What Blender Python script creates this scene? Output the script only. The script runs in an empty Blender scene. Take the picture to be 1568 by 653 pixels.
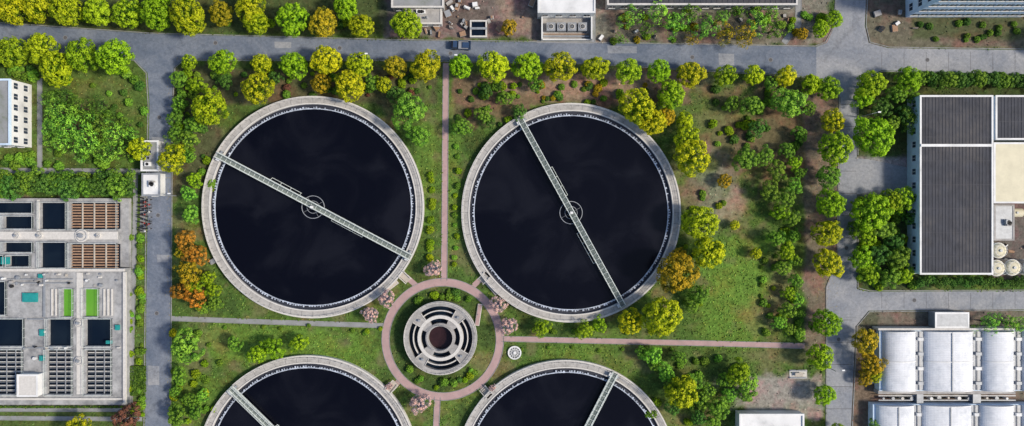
import bpy, math, random
import numpy as np
from mathutils import Vector, noise
random.seed(7); rng=np.random.default_rng(7)
S=0.15; H=170.0
sc=bpy.context.scene
def P(px,py,h=0.0):
    k=S*(H-h)/H
    return ((px-784)*k,(326.5-py)*k)
# ------------------------------------------------------------ materials
def newmat(name):
    m=bpy.data.materials.new(name); m.use_nodes=True
    nt=m.node_tree; b=nt.nodes['Principled BSDF']
    return m,nt,b
def simple(name,col,rough=0.8,var=0.25,scale=1.5,bump=0.2,metal=0.0,stain=None,spec=0.3,stscale=0.25):
    m,nt,b=newmat(name); N=nt.nodes; L=nt.links
    tc=N.new('ShaderNodeTexCoord')
    n=N.new('ShaderNodeTexNoise'); n.inputs['Scale'].default_value=scale; n.inputs['Detail'].default_value=8; n.inputs['Roughness'].default_value=0.7
    L.new(tc.outputs['Object'],n.inputs['Vector'])
    mr=N.new('ShaderNodeMapRange'); mr.inputs[1].default_value=0.3; mr.inputs[2].default_value=0.7
    mr.inputs[3].default_value=1-var; mr.inputs[4].default_value=1+var
    L.new(n.outputs['Fac'],mr.inputs[0])
    mx=N.new('ShaderNodeVectorMath'); mx.operation='SCALE'; mx.inputs[0].default_value=col
    L.new(mr.outputs[0],mx.inputs['Scale'])
    out=mx.outputs[0]
    if stain:
        n2=N.new('ShaderNodeTexNoise'); n2.inputs['Scale'].default_value=stscale; n2.inputs['Detail'].default_value=10; n2.inputs['Roughness'].default_value=0.75
        L.new(tc.outputs['Object'],n2.inputs['Vector'])
        r2=N.new('ShaderNodeMapRange'); r2.inputs[1].default_value=0.48; r2.inputs[2].default_value=0.68
        L.new(n2.outputs['Fac'],r2.inputs[0])
        mm=N.new('ShaderNodeMix'); mm.data_type='RGBA'
        L.new(r2.outputs[0],mm.inputs[0]); L.new(out,mm.inputs[6]); mm.inputs[7].default_value=(*stain,1)
        out=mm.outputs[2]
    L.new(out,b.inputs['Base Color'])
    b.inputs['Roughness'].default_value=rough; b.inputs['Metallic'].default_value=metal
    b.inputs['Specular IOR Level'].default_value=spec
    if bump:
        bp=N.new('ShaderNodeBump'); bp.inputs['Strength'].default_value=bump; bp.inputs['Distance'].default_value=0.05
        L.new(n.outputs['Fac'],bp.inputs['Height']); L.new(bp.outputs[0],b.inputs['Normal'])
    return m
M={}
M['conc']=simple('concrete',(0.34,0.33,0.325),0.9,0.25,0.9,0.2,stain=(0.2,0.2,0.2))
M['rim']=simple('rim_concrete',(0.38,0.37,0.36),0.9,0.18,1.3,0.2,stain=(0.24,0.235,0.225),stscale=0.5)
M['rimlight']=simple('rim_coping',(0.54,0.525,0.505),0.85,0.15,2)
M['wet']=simple('wet_concrete',(0.03,0.034,0.05),0.5,0.3,1)
M['deck']=simple('basin_deck',(0.33,0.335,0.345),0.9,0.3,0.5,0.2,stain=(0.16,0.165,0.18),stscale=0.3)
M['white']=simple('white_paint',(0.68,0.69,0.7),0.6,0.12,1,0.1,stain=(0.45,0.46,0.47))
M['wall']=simple('pale_wall',(0.52,0.65,0.8),0.8,0.12,0.7,0.1,stain=(0.42,0.52,0.64))
M['glass']=simple('window_glass',(0.03,0.045,0.07),0.15,0.3,0.5,0,spec=0.6)
M['darkroof']=simple('dark_roof',(0.038,0.042,0.056),0.75,0.4,0.3,0.1,stain=(0.08,0.077,0.08),stscale=0.1)
M['ribs']=simple('roof_rib',(0.055,0.058,0.073),0.7,0.3,0.5,0.1)
M['cream']=simple('cream_roof',(0.60,0.56,0.42),0.7,0.1,0.5,0.1)
M['grey']=simple('grey_metal',(0.28,0.3,0.33),0.5,0.2,1,0.1,metal=0.2)
M['bridge']=simple('bridge_paint',(0.55,0.60,0.585),0.6,0.2,2,0.1)
M['grate']=simple('bridge_grating',(0.16,0.19,0.18),0.8,0.3,3,0.1)
M['brown']=simple('rusty_brown',(0.32,0.20,0.13),0.8,0.3,1.5,0.1)
M['teal']=simple('teal_cover',(0.02,0.25,0.25),0.5,0.15,2,0.1)
M['black']=simple('black_rubber',(0.02,0.02,0.022),0.7,0.3,3,0)
M['beige']=simple('beige_render',(0.45,0.41,0.36),0.85,0.18,1.2,0.1,stain=(0.3,0.28,0.26),stscale=0.8)
M['bark']=simple('bark',(0.09,0.065,0.045),0.95,0.3,6,0.3)
M['truck']=simple('truck_blue',(0.03,0.06,0.13),0.35,0.1,1,0)
M['red']=simple('car_red',(0.35,0.03,0.02),0.35,0.1,1,0)
M['kerb']=simple('kerb_stone',(0.25,0.255,0.265),0.9,0.25,1,0.1,stain=(0.14,0.15,0.13),stscale=.4)
M['path']=simple('pink_paving',(0.40,0.275,0.275),0.9,0.22,1.0,0.2,stain=(0.27,0.21,0.20),stscale=0.5)
M['greypath']=simple('grey_paving',(0.26,0.27,0.285),0.9,0.22,1.0,0.2,stain=(0.15,0.17,0.14),stscale=0.5)
M['redwater']=simple('well_water',(0.03,0.014,0.016),0.25,0.3,0.8,0)
M['vault']=simple('vault_sheet',(0.64,0.66,0.7),0.5,0.12,0.35,0.1,stain=(0.45,0.48,0.53),stscale=0.2)
M['foam']=simple('weir_scum',(0.42,0.47,0.56),0.7,0.5,0.8,0,stain=(0.14,0.16,0.2),stscale=.35)
M['joint']=simple('joint_sealant',(0.10,0.10,0.11),0.9,0.2,2,0)
M['litter']=simple('leaf_litter',(0.30,0.23,0.07),0.9,0.5,1,0)
def water(name,c1,c2,rough=0.12,sc1=0.09,var=(0.4,0.75),bump=.05):
    m,nt,b=newmat(name); N=nt.nodes; L=nt.links
    tc=N.new('ShaderNodeTexCoord')
    n=N.new('ShaderNodeTexNoise'); n.inputs['Scale'].default_value=sc1; n.inputs['Detail'].default_value=6; n.inputs['Roughness'].default_value=.5; n.inputs['Distortion'].default_value=.8
    L.new(tc.outputs['Object'],n.inputs['Vector'])
    cr=N.new('ShaderNodeMix'); cr.data_type='RGBA'; cr.inputs[6].default_value=(*c1,1); cr.inputs[7].default_value=(*c2,1)
    mr=N.new('ShaderNodeMapRange'); mr.inputs[1].default_value=var[0]; mr.inputs[2].default_value=var[1]; mr.interpolation_type='SMOOTHSTEP'
    L.new(n.outputs['Fac'],mr.inputs[0]); L.new(mr.outputs[0],cr.inputs[0]); L.new(cr.outputs[2],b.inputs['Base Color'])
    b.inputs['Roughness'].default_value=rough; b.inputs['IOR'].default_value=1.33; b.inputs['Specular IOR Level'].default_value=.4
    n2=N.new('ShaderNodeTexNoise'); n2.inputs['Scale'].default_value=2.5; n2.inputs['Detail'].default_value=3
    L.new(tc.outputs['Object'],n2.inputs['Vector'])
    bp=N.new('ShaderNodeBump'); bp.inputs['Strength'].default_value=bump; bp.inputs['Distance'].default_value=0.05
    L.new(n2.outputs['Fac'],bp.inputs['Height']); L.new(bp.outputs[0],b.inputs['Normal'])
    return m
M['water']=water('tank_water',(0.0020,0.0021,0.0055),(0.0075,0.008,0.013),0.18,0.08,(0.42,0.68))  # lighter second colour paints in a hazy cloud reflection
M['pool']=water('pool_water',(0.004,0.009,0.02),(0.010,0.018,0.03))
M['green']=water('algae_water',(0.10,0.30,0.03),(0.16,0.36,0.05),0.4)
def asphalt(name,col,light,crack=.78):
    m,nt,b=newmat(name); N=nt.nodes; L=nt.links
    tc=N.new('ShaderNodeTexCoord')
    def noi(s,d,r=0.6,dist=0):
        n=N.new('ShaderNodeTexNoise'); n.inputs['Scale'].default_value=s; n.inputs['Detail'].default_value=d; n.inputs['Roughness'].default_value=r; n.inputs['Distortion'].default_value=dist
        L.new(tc.outputs['Object'],n.inputs['Vector']); return n
    a=noi(0.09,10,0.75,0.6); c=noi(1.6,8,0.8)
    mr=N.new('ShaderNodeMapRange'); mr.inputs[1].default_value=0.38; mr.inputs[2].default_value=0.62; L.new(a.outputs['Fac'],mr.inputs[0])
    mx=N.new('ShaderNodeMix'); mx.data_type='RGBA'; mx.inputs[6].default_value=(*col,1); mx.inputs[7].default_value=(*light,1); L.new(mr.outputs[0],mx.inputs[0])
    m2=N.new('ShaderNodeMapRange'); m2.inputs[1].default_value=0.3; m2.inputs[2].default_value=0.7; m2.inputs[3].default_value=0.72; m2.inputs[4].default_value=1.26; L.new(c.outputs['Fac'],m2.inputs[0])
    wn=noi(0.5,5,.7)
    add=N.new('ShaderNodeVectorMath'); add.operation='MULTIPLY_ADD'; add.inputs[1].default_value=(5,5,0); L.new(wn.outputs['Color'],add.inputs[0]); L.new(tc.outputs['Object'],add.inputs[2])
    v=N.new('ShaderNodeTexVoronoi'); v.feature='DISTANCE_TO_EDGE'; v.inputs['Scale'].default_value=0.10; L.new(add.outputs[0],v.inputs['Vector'])
    mc=N.new('ShaderNodeMapRange'); mc.inputs[1].default_value=0.0; mc.inputs[2].default_value=0.014; mc.inputs[3].default_value=crack; mc.inputs[4].default_value=1.0; L.new(v.outputs['Distance'],mc.inputs[0])
    mul=N.new('ShaderNodeMath'); mul.operation='MULTIPLY'; L.new(m2.outputs[0],mul.inputs[0]); L.new(mc.outputs[0],mul.inputs[1])
    sv=N.new('ShaderNodeVectorMath'); sv.operation='SCALE'; L.new(mx.outputs[2],sv.inputs[0]); L.new(mul.outputs[0],sv.inputs['Scale'])
    L.new(sv.outputs[0],b.inputs['Base Color']); b.inputs['Roughness'].default_value=0.9; b.inputs['Specular IOR Level'].default_value=0.2
    return m
M['asphalt']=asphalt('asphalt',(0.105,0.132,0.185),(0.19,0.215,0.265))
M['croad']=asphalt('concrete_road',(0.19,0.21,0.25),(0.30,0.31,0.335))
def ground_mat():
    m,nt,b=newmat('grass_ground'); N=nt.nodes; L=nt.links
    tc=N.new('ShaderNodeTexCoord'); at=N.new('ShaderNodeAttribute'); at.attribute_name='gcol'
    def noi(s,d,r):
        n=N.new('ShaderNodeTexNoise'); n.inputs['Scale'].default_value=s; n.inputs['Detail'].default_value=d; n.inputs['Roughness'].default_value=r
        L.new(tc.outputs['Object'],n.inputs['Vector']); return n
    a=noi(0.9,10,0.8); c=noi(0.16,8,0.7)
    m1=N.new('ShaderNodeMapRange'); m1.inputs[1].default_value=0.3; m1.inputs[2].default_value=0.7; m1.inputs[3].default_value=0.35; m1.inputs[4].default_value=1.6; L.new(a.outputs['Fac'],m1.inputs[0])
    sv=N.new('ShaderNodeVectorMath'); sv.operation='SCALE'; L.new(at.outputs['Color'],sv.inputs[0]); L.new(m1.outputs[0],sv.inputs['Scale'])
    m2=N.new('ShaderNodeMapRange'); m2.inputs[1].default_value=0.48; m2.inputs[2].default_value=0.68; m2.inputs[3].default_value=0; m2.inputs[4].default_value=0.9; L.new(c.outputs['Fac'],m2.inputs[0])
    mx=N.new('ShaderNodeMix'); mx.data_type='RGBA'; mx.blend_type='MULTIPLY'; mx.inputs[7].default_value=(1.4,0.84,0.95,1); L.new(m2.outputs[0],mx.inputs[0]); L.new(sv.outputs[0],mx.inputs[6])
    L.new(mx.outputs[2],b.inputs['Base Color']); b.inputs['Roughness'].default_value=1; b.inputs['Specular IOR Level'].default_value=0.1
    bp=N.new('ShaderNodeBump'); bp.inputs['Strength'].default_value=0.6; bp.inputs['Distance'].default_value=0.25; L.new(a.outputs['Fac'],bp.inputs['Height']); L.new(bp.outputs[0],b.inputs['Normal'])
    return m
def leaf_mat():
    m,nt,b=newmat('leaves'); N=nt.nodes; L=nt.links
    oi=N.new('ShaderNodeObjectInfo'); at=N.new('ShaderNodeAttribute'); at.attribute_name='tint_shade'
    dk=N.new('ShaderNodeVectorMath'); dk.operation='MULTIPLY'; dk.inputs[1].default_value=(0.19,0.34,0.6); L.new(oi.outputs['Color'],dk.inputs[0])  # dark end of the leaf colour, carries painted shade of undersides and interior
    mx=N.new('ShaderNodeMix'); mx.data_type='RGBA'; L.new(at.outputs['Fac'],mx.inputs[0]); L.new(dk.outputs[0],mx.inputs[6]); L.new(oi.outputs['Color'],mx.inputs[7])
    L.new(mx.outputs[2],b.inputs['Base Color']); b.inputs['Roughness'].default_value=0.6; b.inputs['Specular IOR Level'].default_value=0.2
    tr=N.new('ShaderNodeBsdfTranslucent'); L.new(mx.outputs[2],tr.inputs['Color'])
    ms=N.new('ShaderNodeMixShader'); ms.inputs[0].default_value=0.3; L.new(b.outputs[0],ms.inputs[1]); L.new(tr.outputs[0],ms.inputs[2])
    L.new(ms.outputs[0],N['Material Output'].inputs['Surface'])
    return m
M['ground']=ground_mat(); M['leaf']=leaf_mat()
# ------------------------------------------------------------ mesh builder
def link(o): sc.collection.objects.link(o); return o
def empty(name,loc):
    e=bpy.data.objects.new(name,None); e.location=loc; return link(e)
class MB:
    def __init__(s): s.v=[];s.f=[];s.m=[];s.mats=[]
    def mi(s,k):
        if k not in s.mats: s.mats.append(k)
        return s.mats.index(k)
    def add(s,vs,fs,k):
        b=len(s.v); s.v+=vs; i=s.mi(k)
        for f in fs: s.f.append([b+j for j in f]); s.m.append(i)
    def prism(s,pts,z0,z1,k,cap=True):
        n=len(pts); 
        vs=[(x,y,z0) for x,y in pts]+[(x,y,z1) for x,y in pts]
        ar=sum(pts[i][0]*pts[(i+1)%n][1]-pts[(i+1)%n][0]*pts[i][1] for i in range(n))
        fs=[[i,(i+1)%n,n+(i+1)%n,n+i] for i in range(n)]+[list(range(n,2*n)),list(range(n-1,-1,-1))]
        if ar<0: fs=[f[::-1] for f in fs]
        s.add(vs,fs,k)
    def box(s,x0,x1,y0,y1,z0,z1,k):
        if x0>x1:x0,x1=x1,x0
        if y0>y1:y0,y1=y1,y0
        s.prism([(x0,y0),(x1,y0),(x1,y1),(x0,y1)],z0,z1,k)
    def pbox(s,px0,py0,px1,py1,z0,z1,k,h=None):
        h=z1 if h is None else h
        a=P(px0,py0,h);b=P(px1,py1,h); s.box(a[0],b[0],a[1],b[1],z0,z1,k)
    def beam(s,p,q,w,hh,k):
        p=Vector(p);q=Vector(q);d=(q-p).normalized()
        up=Vector((0,0,1)) if abs(d.z)<0.95 else Vector((1,0,0))
        sd=d.cross(up).normalized()*w/2; u=sd.cross(d).normalized()*hh/2
        vs=[tuple(p+a*sd+b*u) for a,b in((-1,-1),(1,-1),(1,1),(-1,1))]+[tuple(q+a*sd+b*u) for a,b in((-1,-1),(1,-1),(1,1),(-1,1))]
        s.add(vs,[[0,1,2,3],[7,6,5,4],[0,4,5,1],[1,5,6,2],[2,6,7,3],[3,7,4,0]],k)
    def cyl(s,cx,cy,r,z0,z1,k,n=24,r2=None):
        r2=r if r2 is None else r2
        vs=[(cx+r*math.cos(2*math.pi*i/n),cy+r*math.sin(2*math.pi*i/n),z0) for i in range(n)]+[(cx+r2*math.cos(2*math.pi*i/n),cy+r2*math.sin(2*math.pi*i/n),z1) for i in range(n)]
        s.add(vs,[[i,(i+1)%n,n+(i+1)%n,n+i] for i in range(n)]+[list(range(n,2*n)),list(range(n-1,-1,-1))],k)
    def ring(s,cx,cy,r0,r1,z0,z1,k,n=128,a0=0,a1=2*math.pi):
        full=abs(a1-a0-2*math.pi)<1e-6; m=n if full else n+1
        vs=[]
        for i in range(m):
            a=a0+(a1-a0)*i/n; c,sn=math.cos(a),math.sin(a)
            vs+=[(cx+r0*c,cy+r0*sn,z0),(cx+r1*c,cy+r1*sn,z0),(cx+r1*c,cy+r1*sn,z1),(cx+r0*c,cy+r0*sn,z1)]
        fs=[]
        for i in range(n):
            j=(i+1)%m; A=4*i;B=4*j
            fs+=[[A+3,A+2,B+2,B+3],[A+1,B+1,B+2,A+2],[A,A+3,B+3,B],[A,B,B+1,A+1]]
        if not full: fs+=[[0,1,2,3],[4*n+3,4*n+2,4*n+1,4*n]]
        s.add(vs,fs,k)
    def dome(s,cx,cy,r,z0,hh,k,n=24,rings=6):
        vs=[];fs=[]
        for j in range(rings):
            t=j/rings*math.pi/2
            for i in range(n):
                a=2*math.pi*i/n; vs.append((cx+r*math.cos(t)*math.cos(a),cy+r*math.cos(t)*math.sin(a),z0+hh*math.sin(t)))
        vs.append((cx,cy,z0+hh))
        for j in range(rings-1):
            for i in range(n): fs.append([j*n+i,j*n+(i+1)%n,(j+1)*n+(i+1)%n,(j+1)*n+i])
        for i in range(n): fs.append([(rings-1)*n+i,(rings-1)*n+(i+1)%n,len(vs)-1])
        s.add(vs,fs,k)
    def rail(s,pts,z,k='bridge',hh=1.0,sp=2.0,t=0.06):
        for a,b in zip(pts[:-1],pts[1:]):
            L=math.hypot(b[0]-a[0],b[1]-a[1])
            if L<0.05: continue
            s.beam((a[0],a[1],z+hh),(b[0],b[1],z+hh),t,t,k); s.beam((a[0],a[1],z+hh*0.5),(b[0],b[1],z+hh*0.5),t*.7,t*.7,k)
            n=max(1,int(L/sp))
            for i in range(n+1):
                x=a[0]+(b[0]-a[0])*i/n;y=a[1]+(b[1]-a[1])*i/n
                s.box(x-t/2,x+t/2,y-t/2,y+t/2,z,z+hh-t/2,k)
    def obj(s,name,loc=(0,0,0),parent=None,smooth=False):
        me=bpy.data.meshes.new(name)
        l=loc
        me.from_pydata([(v[0]-l[0],v[1]-l[1],v[2]-l[2]) for v in s.v],[],s.f)
        for k in s.mats: me.materials.append(M[k])
        me.polygons.foreach_set('material_index',s.m)
        if smooth: me.polygons.foreach_set('use_smooth',[True]*len(s.f))
        me.update(); o=bpy.data.objects.new(name,me); link(o)
        if parent is not None: o.parent=parent
        else: o.location=l
        return o
OFF=200; MW,MH=1568+2*OFF,653+2*OFF
mask=np.zeros((MH,MW),bool); YY,XX=np.mgrid[0:MH,0:MW]; XX=XX-OFF; YY=YY-OFF
def ex_rect(x0,y0,x1,y1): mask[(XX>=x0)&(XX<=x1)&(YY>=y0)&(YY<=y1)]=True
def ex_circ(cx,cy,r,r0=0): 
    d=(XX-cx)**2+(YY-cy)**2; mask[(d<=r*r)&(d>=r0*r0)]=True
def ex_poly(pts):
    ins=np.zeros(XX.shape,bool); n=len(pts)
    for i in range(n):
        x1,y1=pts[i];x2,y2=pts[(i+1)%n]
        if y1==y2: continue
        c=((y1>YY)!=(y2>YY))&(XX<(x2-x1)*(YY-y1)/(y2-y1)+x1); ins^=c
    mask[ins]=True
# ------------------------------------------------------------ ground
def ground():
    xs=np.concatenate([[-3000,-1200,-600,-300,-200],np.arange(-150,150.01,0.45),[200,300,600,1200,3000]])
    ys=np.concatenate([[-3000,-1200,-500,-200,-120],np.arange(-75,75.01,0.45),[120,200,500,1200,3000]])
    X,Y=np.meshgrid(xs,ys); nx,ny=len(xs),len(ys)
    px=X/S+784; py=326.5-Y/S
    n1=np.array([noise.fractal(Vector((x*0.05,y*0.05,0)),1.0,2.0,4) if abs(x)<160 and abs(y)<80 else 0 for x,y in zip(X.ravel(),Y.ravel())]).reshape(X.shape)
    n2=np.array([noise.fractal(Vector((x*0.16,y*0.16,5)),0.8,2.0,4) if abs(x)<160 and abs(y)<80 else 0 for x,y in zip(X.ravel(),Y.ravel())]).reshape(X.shape)
    C=np.zeros(X.shape+(3,)); C[:]=(0.072,0.135,0.028)
    def mixc(w,c):
        w=np.clip(w,0,1)[...,None]; C[:]=C*(1-w)+np.array(c)*w
    mixc(np.clip(n1*1.8,0,1)*0.7,(0.12,0.185,0.038))
    mixc(np.clip(-n2*1.9-0.05,0,1)*0.75,(0.042,0.075,0.022))
    mixc(np.clip(n2*2.4-0.25,0,1)*0.65,(0.15,0.14,0.07))
    def blob(cx,cy,rx,ry,c,s=1.0):
        d=np.sqrt(((px-cx)/rx)**2+((py-cy)/ry)**2)+n2*0.7+n1*0.3
        mixc(s*np.clip((1.15-d)/0.45,0,1),c)
    def rect(x0,y0,x1,y1,c,s=1.0,e=6,j=6):
        jx=n2*j
        d=np.minimum(np.minimum(px-x0,x1-px),np.minimum(py-y0,y1-py))+jx
        mixc(s*np.clip(d/e+0.5,0,1),c)
    soil=(0.165,0.11,0.078); lsoil=(0.31,0.235,0.17); grav=(0.27,0.255,0.235); dgreen=(0.035,0.06,0.022); bright=(0.12,0.225,0.035)
    rect(0,95,228,255,(0.08,0.13,0.03),0.6)
    rect(262,100,335,300,(0.08,0.075,0.045),0.75)
    rect(330,105,670,160,(0.085,0.075,0.045),0.75)
    rect(690,110,1060,160,soil,0.85,6,12); blob(740,170,60,22,soil,0.7)
    blob(870,135,130,20,lsoil,0.6); blob(1000,120,100,16,lsoil,0.6)
    blob(1100,230,60,100,(0.10,0.125,0.045),0.6); blob(1110,210,34,80,soil,0.45)
    blob(1200,200,60,90,(0.145,0.11,0.068),0.8)
    rect(1232,140,1288,540,(0.18,0.145,0.12),0.8) 
    blob(1090,300,40,60,grav,0.4); blob(1120,320,25,30,lsoil,0.5); blob(1060,300,25,30,soil,0.5)
    blob(1130,440,70,90,bright,0.75); blob(1170,480,34,34,(0.18,0.17,0.07),0.5); blob(1195,440,20,60,(0.15,0.13,0.075),0.6)
    blob(1180,600,70,26,grav,0.85); rect(1140,580,1262,640,grav,0.75,6,14)
    blob(1075,560,90,22,(0.08,0.13,0.032),0.6); blob(1190,545,60,14,(0.17,0.15,0.08),.5)
    blob(400,530,140,35,bright,0.7); blob(290,600,40,50,bright,0.5); blob(560,535,30,40,bright,0.5)
    blob(690,300,14,140,bright,0.6); blob(655,250,14,90,bright,0.5); blob(290,430,30,50,(0.07,0.11,0.03),0.6); blob(320,520,40,16,(0.16,0.17,0.06),.4); blob(880,540,60,12,bright,.5)
    rect(586,-60,905,62,(0.17,0.145,0.13),1,6,14); blob(700,15,60,30,(0.1,0.08,0.07),0.7); blob(790,20,30,25,lsoil,0.5)
    rect(905,-60,1275,72,(0.19,0.18,0.155),0.9,6,14); rect(930,20,1230,66,(0.13,0.11,0.08),0.6)
    rect(-200,-60,590,52,(0.06,0.08,0.033),0.8)
    rect(1325,-60,1780,74,(0.14,0.125,0.1),0.9); rect(1395,25,1780,60,(0.06,0.085,0.03),0.7)
    rect(1308,240,1400,300,(0.25,0.25,0.25),1); rect(1310,110,1780,240,(0.05,0.07,0.028),0.7)
    rect(1310,300,1420,445,(0.045,0.065,0.028),0.8)
    rect(1515,300,1780,430,(0.12,0.11,0.1),1)
    rect(1300,475,1780,800,(0.16,0.14,0.12),0.9); blob(1330,600,30,60,soil,0.6)
    rect(1318,478,1345,510,dgreen,0.5)
    blob(675,520,88,90,(0.05,0.085,0.024),0.8)
    rect(195,305,226,640,(0.08,0.14,0.035),0.7); rect(-200,615,225,800,(0.07,0.11,0.03),0.7)
    rect(-200,305,200,622,(0.2,0.2,0.2),1)
    v=np.stack([X,Y,np.zeros_like(X)],-1).reshape(-1,3)
    idx=np.arange(nx*ny).reshape(ny,nx)
    f=np.stack([idx[:-1,:-1],idx[:-1,1:],idx[1:,1:],idx[1:,:-1]],-1).reshape(-1,4)
    me=bpy.data.meshes.new('ground'); me.vertices.add(len(v)); me.vertices.foreach_set('co',v.ravel())
    me.loops.add(f.size); me.loops.foreach_set('vertex_index',f.ravel().astype(np.int32))
    me.polygons.add(len(f)); me.polygons.foreach_set('loop_start',np.arange(0,f.size,4,dtype=np.int32))
    me.update(calc_edges=True)
    at=me.attributes.new('gcol','FLOAT_COLOR','POINT'); cc=np.ones((len(v),4)); cc[:,:3]=C.reshape(-1,3)
    at.data.foreach_set('color',cc.ravel()); me.materials.append(M['ground'])
    link(bpy.data.objects.new('ground',me))
    return xs,ys,C
gx,gy,GC=ground()
# ------------------------------------------------------------ roads
def sheet(name,pts,z,k,ex=True):
    b=MB(); w=[P(*p) for p in pts]
    ar=sum(w[i][0]*w[(i+1)%len(w)][1]-w[(i+1)%len(w)][0]*w[i][1] for i in range(len(w)))
    if ar<0: w=w[::-1]
    b.add([(x,y,z) for x,y in w],[list(range(len(w)))],k)
    if ex: ex_poly(pts)
    return b.obj(name)
sheet('road',[(-700,0),(0,36),(230,52),(600,62),(900,66),(1250,72),(1250,118),(900,97),(600,92),(215,92),(0,70),(-700,40)],0.012,'asphalt')
sheet('road',[(1249,72),(1266,66),(1278,40),(1280,0),(1284,-300),(1330,-300),(1326,0),(1324,40),(1330,66),(1360,74),(1568,77),(2300,86),(2300,122),(1568,114),(1350,108),(1322,120),(1312,150),(1312,240),(1312,440),(1312,443),(1330,447),(1568,446),(2300,446),(2300,476),(1568,474),(1330,476),(1310,500),(1303,653),(1298,1000),(1262,1000),(1266,653),(1266,440),(1283,400),(1287,150),(1282,132),(1249,118)],0.008,'croad')
sheet('road',[(205,91.5),(280,91.9),(266,104),(263,160),(262,300),(260,653),(258,1000),(220,1000),(222,653),(226,300),(229,160),(226,112)],0.016,'asphalt')
# expansion joints, manholes, repair patches
b=MB()
for y in list(range(160,395,34))+list(range(490,660,34)):
    x0,x1=(1288,1311) if y<400 else (1267,1305)
    a=P(x0,y);c=P(x1,y+.6); b.box(a[0],c[0],c[1]-.02,a[1]+.0,.008,.014,'joint')
for x in range(1350,1700,34):
    a=P(x,80);c=P(x+.5,108); b.box(a[0],c[0],c[1],a[1],.008,.014,'joint'); a=P(x,448.5);c=P(x+.5,472.5); b.box(a[0],c[0],c[1],a[1],.008,.014,'joint')
b.obj('road_joints')
for x,y in ((244,180),(242,330),(240,480),(330,66),(520,74),(690,82),(870,84),(1060,88),(1180,92),(1298,210),(1296,380),(1284,520),(1420,92),(1400,460),(100,58)):
    X,Y=P(x,y); b=MB(); b.cyl(X,Y,.42,.016,.03,'joint',20); b.ring(X,Y,.42,.5,.016,.034,'kerb',20); b.obj('manhole_cover',(X,Y,0))
for x0,y0,x1,y1,k in ((232,210,250,236,'croad'),(240,390,258,402,'croad'),(420,64,446,74,'croad'),(930,70,975,82,'croad'),(1100,82,1124,100,'croad'),(226,560,244,590,'croad'),(640,70,662,88,'asphalt')):
    sheet('road_patch',[(x0,y0),(x1,y0+1),(x1,y1),(x0+1,y1)],.0205,k)
def kerbline(name,pts,w=0.18,h=0.12,k='kerb'):
    b=MB(); q=[P(*p) for p in pts]
    for a,c in zip(q[:-1],q[1:]): b.beam((a[0],a[1],h/2),(c[0],c[1],h/2),w,h,k)
    b.obj(name)
kerbline('kerb',[(-700,-1),(0,35),(230,51),(600,61),(900,65),(1248,71),(1264,65),(1277,40),(1279,0),(1283,-300)])
kerbline('kerb',[(-700,41),(0,71),(205,92.5),(224,112),(227,160),(224,300),(220.5,653),(218,1000)])
kerbline('kerb',[(259.5,1000),(261.5,653),(263.5,300),(264.5,160),(268,104),(281,93),(600,93.3),(900,98.3),(1250,119.5),(1281,133),(1285,150),(1281.5,400),(1265,440),(1264.8,653)])
kerbline('kerb',[(1332,-300),(1328,0),(1326,40),(1332,65),(1361,72.5),(1568,75.5),(2300,84.5)])
kerbline('kerb',[(2300,123.5),(1568,115.5),(1351,109.5),(1324,121),(1313.5,150),(1313.5,238)])
kerbline('kerb',[(1313.5,302),(1313.5,441),(1331,445.5),(1568,444.5),(2300,444.5)])
kerbline('kerb',[(2300,477.5),(1568,475.5),(1331,477.5),(1312,500),(1305,653)])
def pathline(name,pts,wpx,z,k,edge=True):
    L=[];R=[]
    for i,p in enumerate(pts):
        a=pts[max(0,i-1)];c=pts[min(len(pts)-1,i+1)]
        d=math.hypot(c[0]-a[0],c[1]-a[1]);nx,ny=-(c[1]-a[1])/d,(c[0]-a[0])/d
        L.append((p[0]+nx*wpx/2,p[1]+ny*wpx/2));R.append((p[0]-nx*wpx/2,p[1]-ny*wpx/2))
    sheet(name,L+R[::-1],z,k)
    if edge:
        b=MB()
        for Q in (L,R):
            q=[P(*p) for p in Q]
            for a,c in zip(q[:-1],q[1:]): b.beam((a[0],a[1],0.04),(c[0],c[1],0.04),0.12,0.08,'kerb')
        b.obj('path_edging')
pathline('footpath',[(683,97),(682,200),(681,350),(680,430)],9,0.012,'path')
pathline('footpath',[(670,608),(668,653),(664,900)],9,0.012,'path')
pathline('footpath',[(263,488),(400,493),(588,499)],7,0.012,'greypath')
pathline('footpath',[(768,519),(900,522),(1080,526),(1232,530)],8,0.012,'path')
for a,c in (((640,440),(622,424)),((722,441),(740,424)),((612,583),(596,598)),((738,592),(752,608))):
    pathline('footpath',[a,c],8,0.024,'path',False)
b=MB(); c0=P(678,520); b.ring(c0[0],c0[1],82*S,93*S,0.0,0.018,'path',96)
b.ring(c0[0],c0[1],93*S,93*S+0.13,0,0.08,'kerb',96); b.ring(c0[0],c0[1],82*S-0.13,82*S,0,0.08,'kerb',96); b.obj('ring_footpath'); ex_circ(678,520,95,80)
pathline('footpath',[(61,120),(61,258)],7,0.012,'greypath')
pathline('footpath',[(-100,261),(215,263)],8,0.02,'greypath')
pathline('footpath',[(208,268),(204,470),(200,620)],6,0.012,'greypath')
pathline('footpath',[(-50,640),(218,642)],6,0.016,'greypath')
pathline('footpath',[(-50,628),(190,628)],5,0.02,'greypath')
pathline('footpath',[(909,-100),(907,66)],9,0.016,'greypath')
pathline('footpath',[(1225,-100),(1222,40),(1200,66)],9,0.018,'greypath')
sheet('driveway',[(1312,242),(1340,246),(1395,258),(1395,290),(1340,292),(1312,298)],0.02,'croad')
sheet('driveway',[(822,62),(910,62),(910,67),(822,66)],0.02,'croad')
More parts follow.
